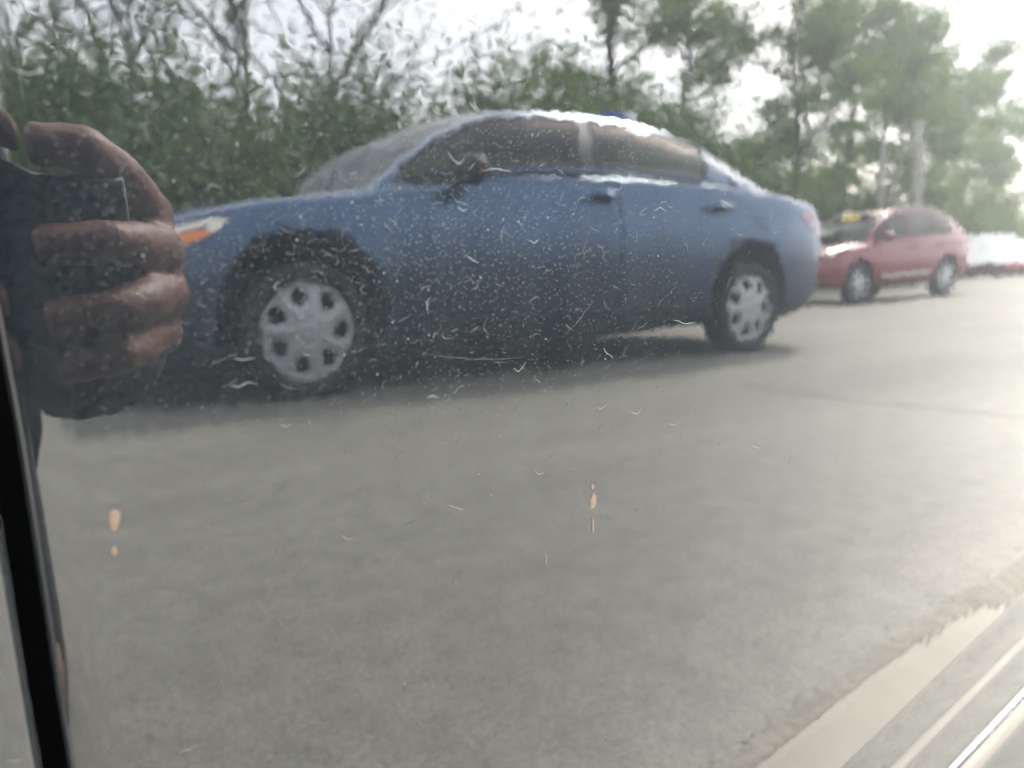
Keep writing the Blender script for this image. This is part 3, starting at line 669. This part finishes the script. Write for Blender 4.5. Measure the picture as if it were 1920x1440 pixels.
chip([(1112, 924), (1117, 932), (1117, 944), (1113, 952), (1107, 954), (1107, 940)])
chip([(1110, 907), (1114, 911), (1112, 918), (1108, 916)])
chip([(1110, 972), (1113, 974), (1113, 996), (1110, 997)])

# ------------------------------------------------------------------ phone and photographer
ph = empty('phone', (.032, .200, .498)); tag(ph, 'dark smartphone held sideways in two hands in front of the door', 'phone')
MB().box((0, 0, 0), (.155, .006, .074)).build('back', M['phone'], ph, False, .0025)
MB().tube([(-.0765, 0, -.036), (-.0765, 0, .036), (.0765, 0, .036), (.0765, 0, -.036), (-.0765, 0, -.036)], .0036, 6).build('edge_frame', M['phoneedge'], ph, True)
MB().box((-.032, -.0035, .017), (.022, .002, .022)).build('camera_bump', M['black'], ph, False, .0008)

def chain(q, pts, rad, n=14):
    P_ = [Vector(p) for p in pts]; pp = []; rr = []
    for i in range(len(P_)-1):
        for k in range(4): pp.append(P_[i].lerp(P_[i+1], k/4)); rr.append(rad[i]+(rad[i+1]-rad[i])*k/4)
    pp.append(P_[-1]); rr.append(rad[-1]); q.tube(pp, rr, n)
    for p, r_ in zip(P_, rad): q.ball(p, r_, 8)
body = MB(); FY = .1895
# right hand (towards the boot of the parked cars): index over the top, three fingers on the back of the phone
RH = dict(index=[(-.080, .232, .528), (-.069, .214, .540), (-.054, .196, .5475), (-.036, .1925, .5475), (-.027, .193, .5465)],
          middle=[(-.084, .225, .508), (-.070, .200, .509), (-.060, .191, .509), (-.034, FY, .507), (-.013, FY+.001, .5055)],
          ring=[(-.084, .226, .487), (-.072, .201, .484), (-.062, .191, .481), (-.034, FY, .477), (-.013, FY+.001, .4755)],
          little=[(-.080, .230, .468), (-.069, .205, .464), (-.061, .194, .461), (-.040, .191, .4565), (-.022, .1915, .4545)])
HX = .023
RH = {k: [(p[0]+HX, p[1], p[2]) for p in c_] for k, c_ in RH.items()}
for k, c_ in RH.items(): chain(body, c_, [.0115, .0105, .0098, .0088, .0074] if k != 'little' else [.0105, .0092, .0086, .0076, .0064])
chain(body, [(-.058, .262, .470), (-.047, .240, .512), (-.024, .222, .523), (.004, .214, .520)], [.016, .013, .011, .0085])
for a, b in (((-.080, .232, .524), (-.064, .272, .492)), ((-.084, .228, .506), (-.062, .276, .480)), ((-.084, .228, .487), (-.058, .278, .468)), ((-.080, .232, .468), (-.054, .276, .456))): chain(body, [(a[0]+HX, a[1], a[2]), (b[0]+HX, b[1], b[2])], [.0135, .018])
# left hand at the other end of the phone
LH = [[(.112, .232, .545), (.092, .214, .552), (.064, .204, .5510), (.036, .198, .5500), (.0125, .1960, .5490)], [(.118, .226, .510), (.106, .202, .510), (.100, .191, .508), (.078, FY, .506), (.060, FY, .505)],
      [(.118, .226, .489), (.108, .202, .485), (.100, .191, .482), (.078, FY, .479), (.060, FY, .478)], [(.116, .230, .468), (.106, .206, .463), (.094, .194, .460), (.070, .191, .457), (.056, .191, .456)]]
LH = [[(p[0]+.026, p[1], p[2]) if k else (p[0]+.008, p[1], p[2]) for p in c_] for k, c_ in enumerate(LH)]
for c_ in LH: chain(body, c_, [.0112, .0102, .0095, .0085, .0072])
chain(body, [(.112, .262, .470), (.100, .240, .512), (.080, .222, .523), (.055, .214, .520)], [.016, .013, .011, .0085])
for a, b in (((.114, .232, .524), (.108, .274, .492)), ((.118, .228, .506), (.112, .278, .480)), ((.118, .228, .487), (.114, .280, .468)), ((.116, .232, .468), (.112, .278, .456))): chain(body, [a, b], [.0135, .018])
# arms, trunk, head, legs: crouching to one side of the phone
WR, ER, SR = (-.026, .300, .458), (.150, .520, .440), (.270, .770, .860)
WL, EL, SL = (.120, .305, .462), (.520, .470, .460), (.620, .740, .860)
NECK, HEAD = (.430, .730, .930), (.400, .660, 1.085)
for a, b, c_ in ((WR, ER, SR), (WL, EL, SL)):
    chain(body, [(a[0]-.012, a[1]-.022, a[2]+.006), a, b, c_], [.028, .027, .043, .058])
chain(body, [SR, NECK, SL], [.06, .068, .06]); chain(body, [(.43, .86, .40), (.44, .84, .58), (.44, .79, .76), (.44, .76, .86)], [.155, .14, .15, .13])
chain(body, [NECK, HEAD], [.055, .06]); body.ball((.40, .655, 1.105), .098, 12, (.80, .98, 1.18)); body.ball((.395, .575, 1.085), .02, 8, (.7, 1, 1.1))
for sx in (.327, .473): body.ball((sx, .665, 1.095), .028, 8, (.35, .7, 1.1))
LEGS = [((.34, .86, .40), (.30, .44, .50), (.33, .72, .11), (.32, .60, .045)), ((.52, .86, .40), (.62, .46, .50), (.58, .74, .11), (.60, .62, .045))]
for h, k, a, t_ in LEGS: chain(body, [h, k, a, t_], [.095, .066, .042, .035])
person = empty('person', (.45, .80, 0)); tag(person, 'crouching person in a dark jacket whose hands hold the phone', 'person')
bo_ = body.build('body', M['skin'], None, True)
rm = bo_.modifiers.new('r', 'REMESH'); rm.mode = 'VOXEL'; rm.voxel_size = .0026; sm = bo_.modifiers.new('s', 'SMOOTH'); sm.iterations = 3; sm.factor = .5
me = bpy.data.meshes.new_from_object(bo_.evaluated_get(bpy.context.evaluated_depsgraph_get())); bo_.modifiers.clear(); bo_.data = me; me.name = 'body'
me.polygons.foreach_set('use_smooth', [True]*len(me.polygons)); 
if not me.materials: me.materials.append(M['skin'])
def wear(nm, mt, fn, vox=.008):
    q = MB(); fn(q); o = q.build(nm, mt, None, True); r_ = o.modifiers.new('r', 'REMESH'); r_.mode = 'VOXEL'; r_.voxel_size = vox
    s_ = o.modifiers.new('s', 'SMOOTH'); s_.iterations = 3
    me = bpy.data.meshes.new_from_object(o.evaluated_get(bpy.context.evaluated_depsgraph_get())); o.modifiers.clear(); o.data = me; me.polygons.foreach_set('use_smooth', [True]*len(me.polygons))
    if not me.materials: me.materials.append(mt)
    return o
def jac(q):
    for a, b, c_ in ((WR, ER, SR), (WL, EL, SL)): chain(q, [Vector(a).lerp(Vector(b), -.04), Vector(a).lerp(Vector(b), .3), b, c_], [.040, .046, .058, .074])
    chain(q, [SR, (.43, .75, .905), SL], [.078, .092, .078]); chain(q, [(.43, .87, .40), (.44, .84, .58), (.44, .79, .76), (.44, .76, .86)], [.178, .16, .168, .145])
def jea(q):
    for h, k, a, t_ in LEGS: chain(q, [h, k, a], [.112, .082, .062])
    chain(q, [(.34, .87, .39), (.52, .87, .39)], [.12, .12])
def sho(q, leg): chain(q, [(leg[2][0], leg[2][1]+.05, .045), (leg[3][0], leg[3][1]-.04, .04), (leg[3][0], leg[3][1]-.10, .034)], [.045, .045, .034])
def hai(q): q.ball((.40, .675, 1.130), .108, 12, (.82, .95, 1.05)); q.ball((.40, .71, 1.07), .095, 12, (.82, .7, 1.1))
for o in (bo_, wear('jacket', M['jacket'], jac), wear('trousers', M['jeans'], jea), wear('shoe', M['shoe'], lambda q: sho(q, LEGS[0]), .006), wear('shoe', M['shoe'], lambda q: sho(q, LEGS[1]), .006), wear('hair', M['hair'], hai, .006)):
    o.parent = person; o.location = (-.45, -.80, 0)
for c_ in (RH['middle'], RH['ring'], RH['index']):
    p, q0 = Vector(c_[-1]), Vector(c_[-2]); MB().ball(p+Vector((-.001, -.0062, .0005)), .0052, 8, (1.25, .35, .95)).build('fingernail', M['nail'], bo_, True)

# ------------------------------------------------------------------ trees and shrubs
def branch(q, tips, p, d, ln, r, depth, rng, spread=.6, up=.12, n=6, mid=None):
    pts = [p]; rad = [r]; st_ = 5
    for i in range(st_):
        d = (d+Vector((rng.gauss(0, .12), rng.gauss(0, .12), rng.gauss(0, .08)+up*.3))).normalized(); p = p+d*(ln/st_); pts.append(p); rad.append(r*(1-.45*(i+1)/st_))
        if depth <= 2: tips.append((p, depth))
    q.tube(pts, rad, max(4, n-(0 if depth > 1 else 1)), False)
    if depth == 0: return
    for k in range(rng.choice((2, 3, 3))):
        i = rng.randrange(2, st_+1); dd = (d+Vector((rng.gauss(0, spread), rng.gauss(0, spread), rng.gauss(up, spread*.6)))).normalized()
        branch(q, tips, pts[i], dd, ln*rng.uniform(.55, .78), rad[i]*.68, depth-1, rng, spread, up, n)
def leaves(rng, tips, per, size, spread, flat=.6):
    v = []; f = []
    for p, dp in tips:
        for k in range(per):
            c_ = p+Vector((rng.gauss(0, spread), rng.gauss(0, spread), rng.gauss(0, spread*flat))); s_ = size*rng.uniform(.6, 1.3)
            n_ = Vector((rng.gauss(0, 1), rng.gauss(0, 1), rng.gauss(.5, .8))).normalized(); a = n_.orthogonal().normalized(); a.rotate(Matrix.Rotation(rng.uniform(0, 6.28), 3, n_)); b_ = n_.cross(a)
            i = len(v); v += [c_-a*s_, c_-b_*s_*.45, c_+a*s_, c_+b_*s_*.45]; f.append((i, i+1, i+2, i+3))
    return v, f
def make_tree(kind, seed):
    rng = random.Random(seed); q = MB(); tips = []
    if kind == 'shrub':
        for k in range(6): branch(q, tips, Vector((rng.gauss(0, .25), rng.gauss(0, .25), 0)), Vector((rng.gauss(0, .35), rng.gauss(0, .35), 1)).normalized(), 1.25, .035, 2, rng, .55, .10)
        tips = [t for t in tips if t[0].z > .15]; v, f = leaves(rng, tips, 20, .045, .20, .9)
    elif kind == 'sparse':
        pts = [Vector((0, 0, 0))]; 
        for i in range(6): pts.append(pts[-1]+Vector((rng.gauss(0, .07), rng.gauss(0, .07), .55)))
        q.tube(pts, [.060-.006*i for i in range(7)], 8)
        for i in (2, 3, 3, 4, 4, 5, 5, 6, 6): branch(q, tips, pts[i], Vector((rng.gauss(0, .8), rng.gauss(0, .8), .9)).normalized(), 1.5, .030, 2, rng, .5, .14)
        v, f = leaves(rng, [t for t in tips if t[1] < 2], 3, .035, .22)
    else:
        pts = [Vector((0, 0, 0))]
        for i in range(9): pts.append(pts[-1]+Vector((rng.gauss(0, .10), rng.gauss(0, .10), .95)))
        q.tube(pts, [.17-.015*i for i in range(10)], 9)
        for i in (2, 3, 4, 5, 5, 6, 6, 7, 7, 8, 8, 9): branch(q, tips, pts[i], Vector((rng.gauss(0, .9), rng.gauss(0, .9), .55)).normalized(), 1.9-.09*i, .05, 2, rng, .5, .08)
        v, f = leaves(rng, [t for t in tips if t[1] < 2], 11, .095, .24)
    tm = bpy.data.meshes.new('trunk'); tm.from_pydata([tuple(p) for p in q.v], [], q.f); tm.polygons.foreach_set('use_smooth', [True]*len(tm.polygons))
    cm = bpy.data.meshes.new('crown'); cm.from_pydata([tuple(p) for p in v], [], f); return tm, cm
PROTO = {('shrub', k): make_tree('shrub', 20+k) for k in range(3)}
PROTO.update({('sparse', k): make_tree('sparse', 40+k) for k in range(3)}); PROTO.update({('tall', k): make_tree('tall', 60+k) for k in range(3)})
def plant(nm, kind, k, loc, sc, rz, leaf, barkm, label, cat, group):
    t = empty(nm, loc, rz); t.scale = sc if hasattr(sc, '__len__') else (sc,)*3; tm, cm = PROTO[(kind, k)]
    for n_, me, mt in (('trunk', tm, barkm), ('crown', cm, leaf)):
        o = bpy.data.objects.new(n_, me); COL.objects.link(o); o.parent = t
        if not me.materials: me.materials.append(None)
        o.material_slots[0].link = 'OBJECT'; o.material_slots[0].material = mt
    return tag(t, label, cat, group)
rg = random.Random(5)
ORD = ('first', 'second', 'third', 'fourth', 'fifth', 'sixth', 'seventh', 'eighth', 'ninth', 'tenth', 'eleventh', 'twelfth', 'thirteenth', 'fourteenth', 'fifteenth', 'sixteenth', 'seventeenth', 'eighteenth', 'nineteenth')
for i in range(11):
    x = 1.1-i*1.0; y = 8.0+rg.uniform(-.4, .7); h = rg.uniform(1.08, 1.25)*(1.12 if i > 4 else 1)
    plant('shrub', 'shrub', i % 3, (x, y, 0), (1.05, 1.05, h), rg.uniform(0, 6.28), M['leafA'] if i % 3 else M['leafB'], M['bark'], ORD[i]+' dense green shrub from the left in the row right behind the blue sedan', 'shrub', 'shrubs behind the sedan')
for i in range(8):
    x = 1.2-i*1.7; y = 10.3+rg.uniform(-.5, .9); h = rg.uniform(1.2, 1.45)
    plant('shrub', 'shrub', (i+1) % 3, (x, y, 0), (1.35, 1.35, h), rg.uniform(0, 6.28), M['leafA'] if i % 2 else M['leafB'], M['bark'], ORD[i]+' tall shrub from the left in the second row, behind the shrubs nearest the sedan', 'shrub', 'second row of shrubs')
for i in range(19):
    x = -13.5-i*2.6; y = 14.0+i*.6+rg.uniform(-.6, .9); h = rg.uniform(1.7, 2.2)
    plant('bush', 'shrub', (i+2) % 3, (x, y+3, 0), (2.0, 2.0, h), rg.uniform(0, 6.28), M['leafB'] if i % 2 else M['leafA'], M['bark'], ORD[i]+' big bush from the left in the far row behind the red SUV', 'bush', 'far row of bushes')
for i, (x, y, s_) in enumerate([(.35, 9.0, 1.0), (-1.2, 9.4, 1.05), (-2.5, 9.3, 1.1), (-3.7, 9.6, 1.0)]):
    plant('bare_tree', 'sparse', i % 3, (x, y, 0), s_, rg.uniform(0, 6.28), M['leafC'], M['thinbark'], ORD[i]+' thin tree from the left with bare dark branches rising above the shrubs', 'tree', 'thin bare trees on the left')
for i, (x, y, s_) in enumerate([(-10.6, 12.2, .95), (-13.6, 13.4, .92), (-17.3, 13.2, .95), (-21, 15.5, 1.0), (-25.5, 17.5, 1.15), (-28.5, 17.2, 1.05), (-32, 19.6, 1.2), (-36, 20.5, 1.25), (-40, 22.5, 1.3), (-44, 23.2, 1.3), (-49, 25, 1.35), (-55, 26, 1.35), (-61, 27, 1.4)]):
    plant('tall_tree', 'tall', i % 3, (x, y, 0), s_, rg.uniform(0, 6.28), M['leafB'], M['palebark'] if i % 2 else M['bark'], ORD[i]+' tall airy tree from the left among those on the right, sky showing through', 'tree', 'tall trees on the right')
for x, y, h, lb in ((-23.0, 14.2, 4.9, 'pale straight pole behind the red SUV, the thinner of the two'), (-25.4, 14.4, 5.3, 'pale thick pole behind the red SUV, right of the thin one')):
    p = empty('pole', (x, y, 0)); tag(p, lb, 'pole')
    MB().tube([(0, 0, 0), (0, 0, h*.5), (0, 0, h)], [.11, .10, .085] if h < 5 else [.20, .18, .15], 12).build('shaft', M['pole'], p, True)
    MB().box((0, 0, h+.03), (.24, .24, .06)).build('cap', M['pole'], p, False, .01)
